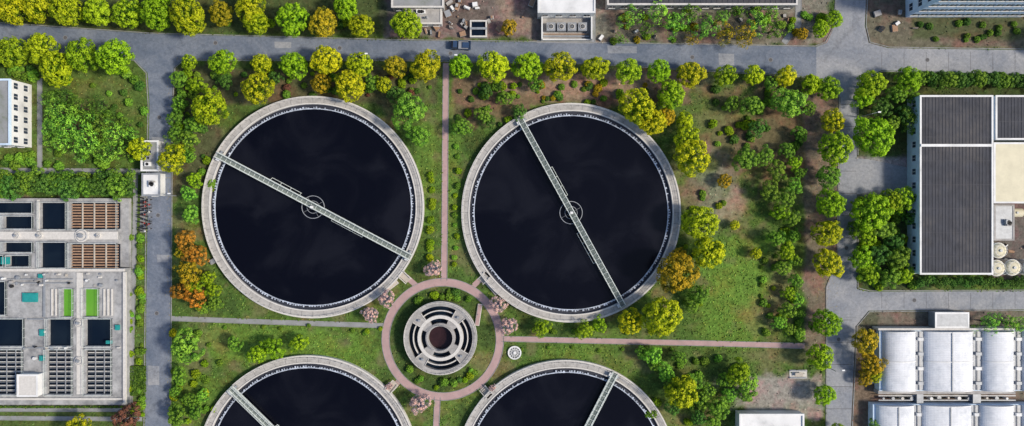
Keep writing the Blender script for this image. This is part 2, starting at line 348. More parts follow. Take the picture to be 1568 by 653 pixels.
# ------------------------------------------------------------ clarifier tanks
def clarifier(cx,cy,Rp,e1,e2):
    c=P(cx,cy); loc=(c[0],c[1],0); E=empty('clarifier_tank',loc); R=Rp*S; X,Y=c
    A=10.5; B=18.5
    b=MB()
    b.ring(X,Y,R-0.34,R,0,1.25,'rimlight',180)
    b.ring(X,Y,R-A*S,R-0.34,0,1.08,'rim',180)
    b.ring(X,Y,R-A*S-0.28,R-A*S,0,1.2,'rimlight',180)
    for i in range(60):
        a=2*math.pi*i/60; b.beam((X+(R-A*S+.02)*math.cos(a),Y+(R-A*S+.02)*math.sin(a),1.083),(X+(R-.36)*math.cos(a),Y+(R-.36)*math.sin(a),1.083),.05,.01,'wet')
    b.obj('wall',loc,E)
    b=MB()
    b.ring(X,Y,R-B*S,R-A*S-0.28,0.0,0.45,'wet',180)
    b.ring(X,Y,R-B*S-0.2,R-B*S,0.0,0.92,'foam',180)
    n=230
    for i in range(n):
        if rng.random()<0.12: continue
        a=2*math.pi*(i+rng.random()*0.3)/n; l=0.14+0.3*rng.random()
        r0=R-B*S+0.001; r1=r0+0.14+0.3*rng.random()
        b.beam((X+r0*math.cos(a),Y+r0*math.sin(a),0.86),(X+r1*math.cos(a),Y+r1*math.sin(a),0.86),l,0.1,'foam')
    b.obj('weir',loc,E)
    b=MB(); b.cyl(X,Y,R-B*S-0.2,0.1,0.7,'water',128)
    b.obj('water',loc,E)
    b=MB()
    rr=R-0.5
    pts=[(X+rr*math.cos(2*math.pi*i/96),Y+rr*math.sin(2*math.pi*i/96)) for i in range(97)]
    b.rail(pts,1.08,'rimlight',1.0,1.6,0.05)
    b.obj('handrail',loc,E)
    b=MB(); p=Vector((*P(e1[0],e1[1],1.5),0)); q=Vector((*P(e2[0],e2[1],1.5),0)); d=(q-p); L=d.length; d.normalize(); n=Vector((-d.y,d.x,0)); W=0.6
    def pt(t,o,z): v=p+d*t+n*o; return (v.x,v.y,z)
    b.beam(pt(0,0,1.55),pt(L,0,1.55),2*W-0.16,0.06,'grate')
    for s in (-1,1):
        b.beam(pt(0,s*W,1.55),pt(L,s*W,1.55),0.16,0.4,'bridge')
        b.beam(pt(0,s*W,2.65),pt(L,s*W,2.65),0.09,0.09,'bridge')
        b.beam(pt(0,s*W,2.2),pt(L,s*W,2.2),0.05,0.05,'bridge')
        k=int(L/1.6)
        for i in range(k+1):
            t=L*i/k; b.beam(pt(t,s*W,1.75),pt(t,s*W,2.6),0.07,0.07,'bridge')
            if i<k: b.beam(pt(t,s*W,1.75),pt(t+L/k,s*W,2.6),0.05,0.05,'bridge')
    k=int(L/1.2)
    for i in range(k+1): b.beam(pt(L*i/k,-W+0.1,1.6),pt(L*i/k,W-0.1,1.6),0.1,0.07,'bridge')
    for t in (0.7,L-0.7):
        b.beam(pt(t,-1.25,1.38),pt(t,1.25,1.38),0.5,0.3,'grey'); 
        b.beam(pt(t-0.3,-0.9,1.75),pt(t+0.5,-0.9,1.75),0.5,0.45,'white')
        for s in (-1,1): b.beam(pt(t-0.25,s*1.05,1.3),pt(t+0.25,s*1.05,1.3),0.2,0.42,'black')
    for (t0,t1,s) in ((0.27,0.42,1),(0.60,0.76,-1)):
        b.beam(pt(L*t0,s*1.2,0.95),pt(L*t1,s*1.2,0.95),0.09,0.3,'bridge')
        for j in range(4):
            t=L*(t0+(t1-t0)*j/3); b.beam(pt(t,s*0.7,1.5),pt(t,s*1.2,1.0),0.08,0.08,'bridge')
    b.obj('rotating_bridge',loc,E)
    b=MB(); b.ring(X,Y,2.5,2.64,0.3,0.95,'grey',48); b.ring(X,Y,1.35,1.46,0.3,0.9,'grey',32); b.cyl(X,Y,0.6,0.1,1.34,'conc',24); b.cyl(X,Y,0.42,1.6,2.1,'grey',20)
    b.box(X-0.3,X+0.35,Y-0.25,Y+0.25,2.1,2.55,'white')
    for i in range(4):
        a=i*math.pi/2+0.5; b.beam((X+0.58*math.cos(a),Y+0.58*math.sin(a),0.8),(X+2.48*math.cos(a),Y+2.48*math.sin(a),0.8),0.05,0.1,'grey')
    b.obj('centre_column',loc,E); ex_circ(cx,cy,Rp+1)
clarifier(481,317.5,169,(332,237),(629,394))
clarifier(874,326,167,(796,182),(954,469))
clarifier(473,711,168,(353,594),(593,828))
clarifier(866,718,168,(942,571),(790,865))
for (x,y) in ((620,424),(742,425),(600,592),(745,600)):
    X,Y=P(x,y); b=MB()
    sx=1 if x<680 else -1; sy=1 if y<520 else -1
    dx,dy=sx*0.7,-sy*0.72; nx,ny=-dy,dx
    for i in range(6):
        t=i*0.42-1.0
        b.beam((X+dx*t-nx*0.75,Y+dy*t-ny*0.75,0.09*(6-i)),(X+dx*t+nx*0.75,Y+dy*t+ny*0.75,0.09*(6-i)),0.42,0.18*(6-i),'beige')
    for s in (-1,1): b.beam((X-dx+nx*s*0.85,Y-dy+ny*s*0.85,1.5),(X+dx*1.4+nx*s*0.85,Y+dy*1.4+ny*s*0.85,0.7),0.14,0.14,'rimlight')
    b.obj('concrete_stairs',(X,Y,0))
def tankbox(name,x,y,w,l,h,ang,k1,k2):
    X,Y=P(x,y); b=MB(); b.box(-w/2,w/2,-l/2,l/2,0,h,k1); b.box(-w/2+.12,w/2-.12,-l/2+.12,l/2-.12,h,h+0.06,k2); b.box(-w/2+.3,-w/2+.5,-.1,.1,h+0.06,h+0.2,'grey')
    o=b.obj(name); o.location=(X,Y,0); o.rotation_euler[2]=ang; return o
tankbox('valve_box',328,400,1.6,1.1,0.7,0.5,'conc','grey'); tankbox('valve_box',598,440,4.2,0.9,0.5,0.65,'rimlight','beige'); tankbox('valve_box',752,440,4.2,0.9,0.5,-0.85,'rimlight','beige')
tankbox('valve_box',733,482,1.0,5.0,0.5,-0.15,'rimlight','path')
# ------------------------------------------------------------ distribution well
def well():
    X,Y=P(675,517,1.5); loc=(X,Y,0); E=empty('distribution_well',loc); s=S*0.985; h=2.6
    b=MB(); b.ring(X,Y,49*s,55.5*s,0,h,'conc',96)
    b.ring(X,Y,55.5*s,55.5*s+.12,h-.25,h+.08,'rimlight',96)
    b.ring(X,Y,41*s,42.6*s,0,h-0.45,'rimlight',96); b.ring(X,Y,30*s,35*s,0,h-0.05,'rimlight',96); b.ring(X,Y,18.5*s,23*s,0,h-0.1,'conc',72)
    b.obj('ring_walls',loc,E)
    b=MB()
    for i in range(4):
        a0=math.pi/4+i*math.pi/2+0.08; hw=0.19
        b.ring(X,Y,35*s+0.003,48.9*s,0,h-0.08,'conc',8,a0-hw,a0+hw)
        b.ring(X,Y,23*s+.003,29.9*s,0,h-0.12,'conc',6,a0-hw*1.5,a0+hw*1.5)
        for e in (-1,1):
            a=a0+e*hw; b.beam((X+35.5*s*math.cos(a),Y+35.5*s*math.sin(a),h),(X+48.5*s*math.cos(a),Y+48.5*s*math.sin(a),h),.13,.16,'rimlight')
    b.obj('spokes',loc,E)
    b=MB(); b.ring(X,Y,35*s,48.95*s,0,1.0,'pool',96); b.ring(X,Y,23*s,30*s,0,1.0,'pool',72); b.cyl(X,Y,18.5*s,0,1.0,'redwater',48); b.obj('water',loc,E)
    b=MB()
    for rr in (54.5,19.5): 
        pts=[(X+rr*s*math.cos(2*math.pi*i/48),Y+rr*s*math.sin(2*math.pi*i/48)) for i in range(49)]; b.rail(pts,h if rr>40 else h-.1,'rimlight',0.9,1.2,0.05)
    for i in range(4):
        a=math.pi/4+i*math.pi/2+0.08; b.box(X+42*s*math.cos(a)-.25,X+42*s*math.cos(a)+.25,Y+42*s*math.sin(a)-.25,Y+42*s*math.sin(a)+.25,h-.08,h+0.5,'grey')
    b.obj('handrail',loc,E); ex_circ(675,517,55)
well()
def fountain():
    X,Y=P(788,540); b=MB(); b.ring(X,Y,1.25,1.55,0,0.5,'white',40); b.cyl(X,Y,1.25,0,0.25,'greypath',32); b.ring(X,Y,0.75,0.85,0,0.42,'white',32); b.cyl(X,Y,0.3,0.2,0.7,'white',20)
    for i in range(12):
        a=i*math.pi/6; b.beam((X+.3*math.cos(a),Y+.3*math.sin(a),.45),(X+1.26*math.cos(a),Y+1.26*math.sin(a),.45),0.09,0.08,'white')
    b.obj('round_fountain',(X,Y,0)); ex_circ(788,540,11)
fountain()
# ------------------------------------------------------------ buildings
def windows_x(b,x,y0,y1,z0,z1,nw,nf,side,ww=1.3,wh=1.3):
    fh=(z1-z0)/nf
    for f in range(nf):
        for i in range(nw):
            yc=y0+(y1-y0)*(i+0.5)/nw; zc=z0+fh*(f+0.55); s=side
            b.box(x+s*0.002,x+s*0.06,yc-ww/2,yc+ww/2,zc-wh/2,zc+wh/2,'glass')
            b.box(x+s*0.002,x+s*0.18,yc-ww/2-.12,yc+ww/2+.12,zc-wh/2-.13,zc-wh/2-.003,'white')
            b.box(x+s*0.062,x+s*0.09,yc-.04,yc+.04,zc-wh/2,zc+wh/2,'white')
def windows_y(b,y,x0,x1,z0,z1,nw,nf,side,ww=1.5,wh=1.4):
    fh=(z1-z0)/nf
    for f in range(nf):
        for i in range(nw):
            xc=x0+(x1-x0)*(i+0.5)/nw; zc=z0+fh*(f+0.55); s=side
            b.box(xc-ww/2,xc+ww/2,y+s*0.002,y+s*0.06,zc-wh/2,zc+wh/2,'glass')
            b.box(xc-ww/2-.12,xc+ww/2+.12,y+s*0.002,y+s*0.18,zc-wh/2-.13,zc-wh/2-.003,'white')
            b.box(xc-.04,xc+.04,y+s*0.062,y+s*0.09,zc-wh/2,zc+wh/2,'white')
def building(name,x0,y0,x1,y1,h,wall='wall',roof='conc',par='white',wl=0,wr=0,ws=0,nf=1,parh=0.5,ribs=0,units=0,ww=1.3):
    a=P(x0,y0,h);c=P(x1,y1,h); X0,X1=a[0],c[0];Y0,Y1=c[1],a[1]; loc=((X0+X1)/2,(Y0+Y1)/2,0); E=empty(name,loc)
    b=MB(); b.box(X0,X1,Y0,Y1,0,h,wall); b.obj('walls',loc,E)
    b=MB(); t=0.3
    b.box(X0-.1,X1+.1,Y0-.1,Y0+t,h,h+parh,par); b.box(X0-.1,X1+.1,Y1-t,Y1+.1,h,h+parh,par)
    b.box(X0-.1,X0+t,Y0+t,Y1-t,h,h+parh,par); b.box(X1-t,X1+.1,Y0+t,Y1-t,h,h+parh,par)
    b.box(X0+t,X1-t,Y0+t,Y1-t,h,h+0.12,roof)
    if ribs:
        x=X0+t+.3
        while x<X1-t-.2:
            b.box(x-.06,x+.06,Y0+t+.02,Y1-t-.02,h+.12,h+.19,'ribs'); x+=ribs
        y=Y0+4
        while y<Y1-2:
            b.box(X0+t+.05,X1-t-.05,y-.05,y+.05,h+.195,h+.23,'ribs'); y+=5.3
    r2=random.Random(int(x0*7+y0))
    for i in range(units):
        ux=r2.uniform(X0+1.0,X1-1.8);uy=r2.uniform(max(Y0+.8,Y0),min(Y1-1.4,Y0+14)); w=r2.uniform(.5,1.4)
        b.box(ux,ux+w,uy,uy+w*.8,h+.12,h+.9,r2.choice(['grey','white','conc'])); b.cyl(ux+w/2,uy+w*.4,w*.3,h+.9,h+.97,'black',16)
    b.obj('roof',loc,E)
    b=MB()
    if wl: windows_x(b,X0,Y0,Y1,0.3,h,wl,nf,-1,ww)
    if wr: windows_x(b,X1,Y0,Y1,0.3,h,wr,nf,1,ww)
    if ws: windows_y(b,Y0,X0,X1,0.3,h,ws,nf,-1,ww)
    if b.v: b.obj('windows',loc,E)
    ex_rect(x0,y0,x1,y1); return E,(X0,X1,Y0,Y1),loc
building('office_building',-110,122,17,222,7.0,'white','greypath','wall',wr=6,ws=6,nf=2,units=3)
E,_,loc=building('factory_building',1408,147,1519,420,5.2,'wall','darkroof','white',wl=13,ws=9,nf=1,ribs=0.75,parh=0.35)
b=MB(); a=P(1409.5,221,5.5); c=P(1517.5,225,5.5); b.box(a[0],c[0],c[1],a[1],5.42,5.75,'white')
b.obj('roof_fire_wall',loc,E)
b=MB()
for i in range(9):
    X=P(1408,0,3)[0]; Y=P(0,160+i*30,5)[1]; b.box(X-.32,X-.16,Y,Y+.16,0,5.1,'white')
b.obj('downpipes',loc,E)
building('factory_building',1524,147,1640,214,5.0,'wall','darkroof','white',ribs=0.75,parh=0.3)
building('warehouse_building',1522,219,1640,311,5.4,'beige','cream','white',ribs=0,parh=0.12)
building('boiler_house',1522,314,1552,368,3.4,'conc','grey','conc',units=2,parh=0.2)
building('office_building',1447,-130,1640,-3,15.5,'wall','conc','white',wl=5,ws=13,nf=4,ww=1.6)
building('pump_house',600,-70,679,12,3.6,'conc','greypath','rimlight',ws=4,units=6,parh=0.4)
building('pump_house',622,13,676,37,2.4,'white','conc','rimlight',ws=3,units=5,parh=0.25)
building('blower_building',824,-80,911,20,5.2,'white','white','white',ws=4,units=2,parh=0.3)
building('storage_building',930,-120,1220,8,4.0,'conc','darkroof','rimlight',ws=16,parh=0.4,ribs=1.2)
building('control_room',1132,634,1230,760,3.0,'white','white','white',units=9,parh=0.4)
building('guard_cabin',217,216,243,262,3.0,'white','greypath','white',units=3,parh=0.35,wl=2)
building('guard_cabin',218,266,245,300,2.6,'white','white','grey',units=2,parh=0.2,ws=1)
building('storage_shed',1432,479,1483,502,2.8,'grey','grey','white',parh=0.15)
building('pump_house',27,574,58,607,4.4,'white','rimlight','white',parh=0.2,ws=1)
def cooling():
    X0,Y1=P(829,24,2); X1,Y0=P(907,60,2); loc=((X0+X1)/2,(Y0+Y1)/2,0); E=empty('cooling_unit',loc)
    b=MB(); b.box(X0,X1,Y0,Y1,0,0.3,'conc')
    for x in (X0,X1-.3): b.box(x,x+.3,Y0,Y1,0.3,2.2,'white')
    b.box(X0+.3,X1-.3,Y1-.3,Y1,0.3,2.2,'white'); b.box(X0+.3,X1-.3,Y0,Y0+.25,.3,1.1,'white')
    b.obj('frame',loc,E); b=MB()
    w=(X1-X0-2)/4
    for i in range(4):
        x=X0+1+i*w+.2; y=Y0+1.9; b.box(x,x+w-.4,y,y+1.9,.3,1.9,'grey')
        b.cyl(x+(w-.4)/2,y+.95,.62,1.9,2.05,'rimlight',24); b.cyl(x+(w-.4)/2,y+.95,.5,2.05,2.07,'black',24)
        for k in range(3):
            aa=k*math.pi/3; cx,cy=x+(w-.4)/2,y+.95; b.beam((cx-.5*math.cos(aa),cy-.5*math.sin(aa),2.12),(cx+.5*math.cos(aa),cy+.5*math.sin(aa),2.12),.08,.04,'grey')
    b.beam((X0+.6,Y0+.9,.7),(X1-.6,Y0+.9,.7),.25,.25,'grey'); b.beam((X0+.6,Y0+1.4,.7),(X1-.6,Y0+1.4,.7),.18,.18,'brown')
    b.obj('fans',loc,E); ex_rect(824,20,910,64)
cooling()
b=MB(); a=P(720,33); c=P(746,59); 
b.box(a[0],c[0],c[1],c[1]+.35,0,1.2,'rimlight'); b.box(a[0],c[0],a[1]-.35,a[1],0,1.2,'rimlight'); b.box(a[0],a[0]+.35,c[1]+.35,a[1]-.35,0,1.2,'rimlight'); b.box(c[0]-.35,c[0],c[1]+.35,a[1]-.35,0,1.2,'rimlight'); b.box(a[0]+.35,c[0]-.35,c[1]+.35,a[1]-.35,0,.7,'pool')
b.beam((a[0],(a[1]+c[1])/2,1.3),(c[0],(a[1]+c[1])/2,1.3),.5,.15,'grey'); b.obj('water_tank',(a[0],c[1],0))
for i in range(80):
    x,y=random.choice([(random.uniform(684,818),random.uniform(0,56)),(random.uniform(686,715),random.uniform(0,56)),(random.uniform(916,1210),random.uniform(15,60)),(random.uniform(1522,1600),random.uniform(372,425)),(random.uniform(1330,1345),random.uniform(500,650)),(random.uniform(1335,1400),random.uniform(10,60)),(random.uniform(605,676),random.uniform(42,56))])
    w=random.uniform(.3,1.5); l=random.uniform(.3,1.8); b=MB(); X,Y=P(x,y)
    n=random.randint(2,4)
    for j in range(n): b.box(-w/2+j*.06,w/2-j*.06,-l/2+j*.04,l/2-.05*j,j*.25+.02*j,j*.25+.25,random.choice(['grey','brown','conc','white','conc','black','brown']))
    for s in (-1,1): b.box(s*w*.3-.05,s*w*.3+.05,-l/2-.03,l/2+.03,-0.0,0.3,'black')
    o=b.obj('material_stack'); o.location=(X,Y,0); o.rotation_euler[2]=random.uniform(0,3)
for x,y,r in ((1531,384,11),(1528,411,11.5),(1552,410,11.5),(1580,410,11)):
    X,Y=P(x,y,5); R=r*S; b=MB(); b.cyl(X,Y,R,.0,4.6,'beige',40); b.ring(X,Y,R,R+.08,2.2,2.3,'grey',40); b.ring(X,Y,R,R+.1,4.5,4.62,'white',40)
    b.dome(X,Y,R,4.6,.8,'cream',40); b.cyl(X,Y,.3,5.3,5.6,'grey',16); b.rail([(X+R*.8*math.cos(2*math.pi*i/10),Y+R*.8*math.sin(2*math.pi*i/10)) for i in range(11)],5,'white',.7,2,.05)
    for k in range(8): b.beam((X+R+.15,Y-.2,.4+.5*k),(X+R+.15,Y+.2,.4+.5*k),.04,.04,'grey')
    b.obj('storage_silo',(X,Y,0))
X,Y=P(1556,326,2); b=MB()
n=20
for (x0,x1,r0,r1) in ((-1.9,-1.6,.6,1),( -1.6,1.6,1,1),(1.6,1.9,1,.6)):
    vs=[];
    for xx,rr in ((x0,r0),(x1,r1)): vs+=[(X+xx,Y+rr*math.cos(2*math.pi*i/n),1.4+rr*math.sin(2*math.pi*i/n)) for i in range(n)]
    b.add(vs,[[i,(i+1)%n,n+(i+1)%n,n+i] for i in range(n)]+[list(range(n)),list(range(2*n-1,n-1,-1))],'cream')
for xx in (-1,1): b.box(X+xx-.15,X+xx+.15,Y-.8,Y+.8,0,.6,'conc')
b.cyl(X,Y,.25,2.35,2.6,'grey'); b.obj('storage_tank',(X,Y,0))
def vault_hall(name,vaults,y0,y1):
    h=2.6; xs0=min(v[0] for v in vaults)-3; xs1=max(v[1] for v in vaults)+3
    a=P(xs0,y0,h); c=P(xs1,y1,h); loc=((a[0]+c[0])/2,(a[1]+c[1])/2,0); E=empty(name,loc)
    b=MB(); b.box(a[0]-.2,c[0]+.2,c[1]-.2,a[1]+.2,0,h-.3,'wall'); b.obj('walls',loc,E)
    b=MB()
    for i,(x0,x1) in enumerate(vaults):
        X0=P(x0,0,h)[0];X1=P(x1,0,h)[0]; Y0,Y1=c[1],a[1]; cx=(X0+X1)/2; w=(X1-X0)/2; rise=1.7; n=20
        step=.38; m=max(2,int((Y1-Y0)/step)); vs=[];fs=[]
        for j in range(m*2+1):
            y=Y0+(Y1-Y0)*j/(2*m); off=0.07*(j%2)
            for k in range(n+1):
                t=math.pi*k/n; vs.append((cx-(w+off)*math.cos(t),y,h-.3+(rise+off)*math.sin(t)))
        for j in range(2*m):
            for k in range(n): q=j*(n+1)+k; fs.append([q,q+1,q+n+2,q+n+1])
        fs.append(list(range(n,-1,-1))); fs.append(list(range(2*m*(n+1),2*m*(n+1)+n+1)))
        b.add(vs,fs,'vault')
        if w>4: b.box(cx-.12,cx+.12,Y0,Y1,h+rise-.3,h+rise-.08,'grey')
        for yy in (Y0,(Y0+Y1)/2,Y1):
            for k in range(n):
                t0=math.pi*k/n;t1=math.pi*(k+1)/n
                b.beam((cx-(w+.1)*math.cos(t0),yy,h-.3+(rise+.12)*math.sin(t0)),(cx-(w+.1)*math.cos(t1),yy,h-.3+(rise+.12)*math.sin(t1)),.16,.1,'white')
        if i<len(vaults)-1:
            nx0=P(vaults[i+1][0],0,h)[0]; b.box(X1+.12,nx0-.12,Y0,Y1,h-.3,h-.15,'grey')
            for k in range(4):
                yy=Y0+(Y1-Y0)*(k+.5)/4
                b.box(X1+.4,nx0-.4,yy-.35,yy+.35,h-.15,h+.5,'white' if k%2 else 'grey')
            b.beam(((X1+nx0)/2,Y0,h+.1),((X1+nx0)/2,Y1,h+.1),.15,.15,'rimlight')
    b.obj('vaulted_roof',loc,E); ex_rect(xs0,y0,xs1,y1)
vault_hall('vaulted_hall',[(1352,1402),(1415,1490),(1504,1552),(1565,1620)],508,598)
vault_hall('vaulted_hall',[(1342,1400),(1412,1488),(1500,1552),(1565,1620)],621,730)
b=MB(); b.pbox(1345,598.5,1555,604,0,2.2,'conc'); b.pbox(1404,604.1,1414,618,0,2.0,'grey'); b.pbox(1490,604.1,1502,618,0,2.0,'grey'); 
for i in range(14):
    a=P(1352+i*14.5,610,1.0); b.cyl(a[0],a[1],random.uniform(.25,.5),0,random.uniform(.8,1.6),random.choice(['grey','white','rimlight']),16)
a=P(1345,613,1.2); c=P(1555,613,1.2); b.beam((a[0],a[1],1.2),(c[0],c[1],1.2),.25,.25,'grey'); b.beam((a[0],a[1]+1,1.2),(c[0],c[1]+1,1.2),.18,.18,'white')
b.obj('pipe_gallery',(c[0],c[1],0)); ex_rect(1345,596,1560,622)
b=MB(); b.pbox(1345,503,1555,506,0,3.0,'rimlight'); b.obj('parapet_wall')
# ------------------------------------------------------------ treatment basins
def basins():
    h=2.4; X0p,Y0p,X1p,Y1p=-120,304,193,620
    ops=[(62,311,103,351,'pool'),(62,372,103,410,'pool'),(6,332,52,350,'pool'),(6,372,52,386,'pool'),(-80,311,52,326,'pool'),
     (108,311,180,351,'pool'),(108,374,180,411,'pool'),(96,443,113,485,'green'),(130,443,152,485,'green'),
     (74,489,112,530,'pool'),(131,489,172,530,'pool'),(72,536,112,604,'pool'),(131,536,172,604,'pool'),
     (-60,489,38,530,'pool'),(-60,536,36,604,'pool'),(-30,432,11,482,'pool'),(14,392,48,408,'pool'),(-80,392,8,408,'pool')]
    c=P(60,460); loc=(c[0],c[1],0); E=empty('treatment_basins',loc)
    gxs=sorted({X0p,X1p,*[o[0] for o in ops],*[o[2] for o in ops]}); gys=sorted({Y0p,Y1p,*[o[1] for o in ops],*[o[3] for o in ops]})
    b=MB()
    for i in range(len(gxs)-1):
        for j in range(len(gys)-1):
            mx=(gxs[i]+gxs[i+1])/2;my=(gys[j]+gys[j+1])/2
            if any(o[0]<mx<o[2] and o[1]<my<o[3] for o in ops): continue
            if mx>180 and my<414: continue
            b.pbox(gxs[i],gys[j],gxs[i+1],gys[j+1],0,h,'deck')
    b.pbox(180.05,Y0p,193,410,0,1.2,'deck',h)
    b.obj('deck',loc,E)
    b=MB(); 
    for o in ops: b.pbox(o[0]+.01,o[1]+.01,o[2]-.01,o[3]-.01,0.3,1.6 if o[4]=='pool' else 1.9,o[4],h)
    b.obj('water',loc,E)
    b=MB(); r3=random.Random(3)
    for (x0,y0,x1,y1) in ((108,311,180,351),(108,374,180,411)):
        y=y0+2
        while y<y1-1: 
            b.pbox(x0+.5,y,x1-.5,y+2.1,1.75,2.05,'brown',h); y+=4.2
        for x in (x0+17,x0+35,x0+53): b.pbox(x,y0+.2,x+1.6,y1-.2,2.06,2.3,'beige',h)
    for (x0,y0,x1,y1) in ((72,536,112,604),(131,536,172,604),(-60,536,36,604)):
        y=y0+4
        while y<y1-2: 
            b.pbox(x0+2,y,x1-2,y+1.3,1.8,2.0,'rimlight',h); 
            b.pbox(x0+2,y+2.6,x1-2,y+3.2,1.8,1.95,'grey',h); y+=7.2
        n=3 if x1-x0<60 else 7
        for k in range(1,n): 
            x=x0+(x1-x0)*k/n; b.pbox(x,y0+.2,x+1.1,y1-.2,2.01,2.2,'grey',h)
    b.obj('slats',loc,E)
    b=MB()
    def pr(x0,y0,x1,y1,z=h): 
        b.rail([P(x0,y0,z),P(x1,y1,z)],z,'bridge',1.0,1.6,0.06)
    for o in ops:
        pr(o[0]-1,o[1]-1,o[2]+1,o[1]-1);pr(o[0]-1,o[3]+1,o[2]+1,o[3]+1);pr(o[0]-1,o[1]-1,o[0]-1,o[3]+1);pr(o[2]+1,o[1]-1,o[2]+1,o[3]+1)
    b.obj('railings',loc,E)
    b=MB()
    b.pbox(-80,355,180,367,2.4,2.65,'rimlight'); b.pbox(117,418,126,604,2.4,2.6,'rimlight'); b.pbox(56,306,60,354,2.4,2.6,'rimlight'); b.pbox(-60,412,190,416,2.4,2.8,'rimlight')
    b.pbox(188,417,192.5,619,2.4,2.9,'rimlight'); b.pbox(-60,610,187,613,2.4,2.75,'rimlight'); b.pbox(66,418,69,486,2.4,2.8,'grey')
    for (x,y,r) in ((125,361,10),(121,495,6.5),(121,553,6.5),(150,361,4),(60,361,5),(25,361,5)):
        X,Y=P(x,y,2.8); b.cyl(X,Y,r*S,2.65,2.95,'rimlight',32); b.ring(X,Y,r*S*.72,r*S*.8,2.95,3.05,'grey',32); b.cyl(X,Y,r*S*.35,2.95,3.5,'grey',20); b.beam((X-r*S*.7,Y,3.1),(X+r*S*.7,Y,3.1),.12,.12,'white')
    for (x0,y0,x1,y1) in ((34,449,56,463),(1,394,13,405),(60,505,66,515),(60,545,66,553),(162,522,170,527),(176,498,182,506),(58,420,64,426)): 
        b.pbox(x0,y0,x1,y1,2.4,3.0,'teal'); b.pbox(x0+1.5,y0+1.5,x1-1.5,y1-1.5,3.0,3.1,'teal')
    for i in range(90):
        x=r3.uniform(-50,184);y=r3.choice([r3.uniform(419,439),r3.uniform(531,535),r3.uniform(419,439),r3.uniform(488,608)])
        if any(o[0]-6<x<o[2]+2 and o[1]-3<y<o[3]+2 for o in ops) or (111<x<130): continue
        if 20<x<62 and 566<y<612: continue
        w=r3.uniform(1.5,5);l=r3.uniform(1.5,5)
        if r3.random()<.4: X,Y=P(x,y,2.6); b.cyl(X,Y,w*S*.5,2.4,2.4+r3.uniform(.3,.9),r3.choice(['grey','white','black']),14)
        else: b.pbox(x,y,x+w,y+l,2.4,2.4+r3.uniform(.2,.9),r3.choice(['grey','white','conc','rimlight','beige']))
    for (y) in (428,434): a=P(10,y,3);c2=P(110,y,3); b.beam((a[0],a[1],2.6),(c2[0],c2[1],2.6),.22,.22,'grey')
    for (x) in (158,164,170): a=P(x,443,3);c2=P(x,484,3); b.beam((a[0],a[1],2.6),(c2[0],c2[1],2.6),.3,.3,'rimlight')
    for (x) in (78,84): a=P(x,443,3);c2=P(x,484,3); b.beam((a[0],a[1],2.6),(c2[0],c2[1],2.6),.3,.3,'rimlight')
    for y in (488,532): b.pbox(42,y,66,y+2,2.4,2.7,'grey')
    b.obj('equipment',loc,E); ex_rect(-150,303,194,621)
basins()
# ------------------------------------------------------------ vehicles
def wheels(b,xs,yy,r):
    for xx in xs:
        for s in (-1,1):
            n=16; vs=[]
            for y2 in (s*(yy-.2),s*yy): vs+=[(xx+r*math.cos(2*math.pi*i/n),y2,r+r*math.sin(2*math.pi*i/n)) for i in range(n)]
            b.add(vs,[[i,(i+1)%n,n+(i+1)%n,n+i] for i in range(n)]+[list(range(n)),list(range(2*n-1,n-1,-1))],'black')
def truck(x,y,ang):
    b=MB()
    b.box(-2.2,2.2,-.8,.8,.45,.75,'black'); b.box(-2.25,.55,-.95,.95,.75,.87,'grey')
    for s in (-1,1): b.box(-2.25,.55,s*.95-.04,s*.95+.04,.87,1.4,'truck')
    b.box(-2.29,-2.22,-.9,.9,.87,1.4,'truck'); b.box(.5,.57,-.9,.9,.87,1.6,'truck')
    b.add([(.65,-.88,.5),(2.3,-.88,.5),(2.3,.88,.5),(.65,.88,.5),(.65,-.88,1.2),(2.3,-.88,1.2),(2.3,.88,1.2),(.65,.88,1.2)],[[0,3,2,1],[0,1,5,4],[1,2,6,5],[2,3,7,6],[3,0,4,7],[4,5,6,7]],'truck')
    b.add([(.7,-.84,1.203),(2.15,-.84,1.203),(2.15,.84,1.203),(.7,.84,1.203),(.8,-.72,1.85),(1.65,-.72,1.85),(1.65,.72,1.85),(.8,.72,1.85)],[[0,1,5,4],[1,2,6,5],[2,3,7,6],[3,0,4,7]],'glass')
    b.box(.78,1.68,-.74,.74,1.852,1.92,'truck')
    wheels(b,(-1.5,1.5),.98,.36)
    b.box(-1.9,-.4,-.7,.6,.87,1.15,'truck')
    o=b.obj('pickup_truck'); o.location=(*P(x,y),.02); o.rotation_euler[2]=ang
truck(706,71,math.radians(178))
def scooter(x,y,ang,k):
    b=MB(); n=12
    for xx in (-.6,.6):
        vs=[]
        for yy in (-.07,.07): vs+=[(xx+.27*math.cos(2*math.pi*i/n),yy,.27+.27*math.sin(2*math.pi*i/n)) for i in range(n)]
        b.add(vs,[[i,(i+1)%n,n+(i+1)%n,n+i] for i in range(n)]+[list(range(n)),list(range(2*n-1,n-1,-1))],'black')
    b.box(-.75,-.05,-.14,.14,.5,.72,k); b.box(-.7,0,-.13,.13,.725,.82,'black'); b.box(-.05,.4,-.15,.15,.28,.36,k); b.beam((.6,0,.3),(.42,0,1.0),.1,.1,k); b.box(.3,.42,-.17,.17,.3,.85,k); b.beam((.42,-.33,1.0),(.42,.33,1.0),.05,.05,'grey')
    b.box(-1.0,-.76,-.15,.15,.75,1.0,'black')
    o=b.obj('motor_scooter'); o.location=(*P(x,y),.03); o.rotation_euler[2]=ang
for i in range(17):
    scooter(221+ (i%2)*7+random.uniform(-1,1),304+i*3.1,random.uniform(-.4,.4),random.choice(['black','white','truck','grey','red']))
sheet('parking_pavement',[(215,300),(226,300),(224,356),(214,356)],0.024,'greypath')
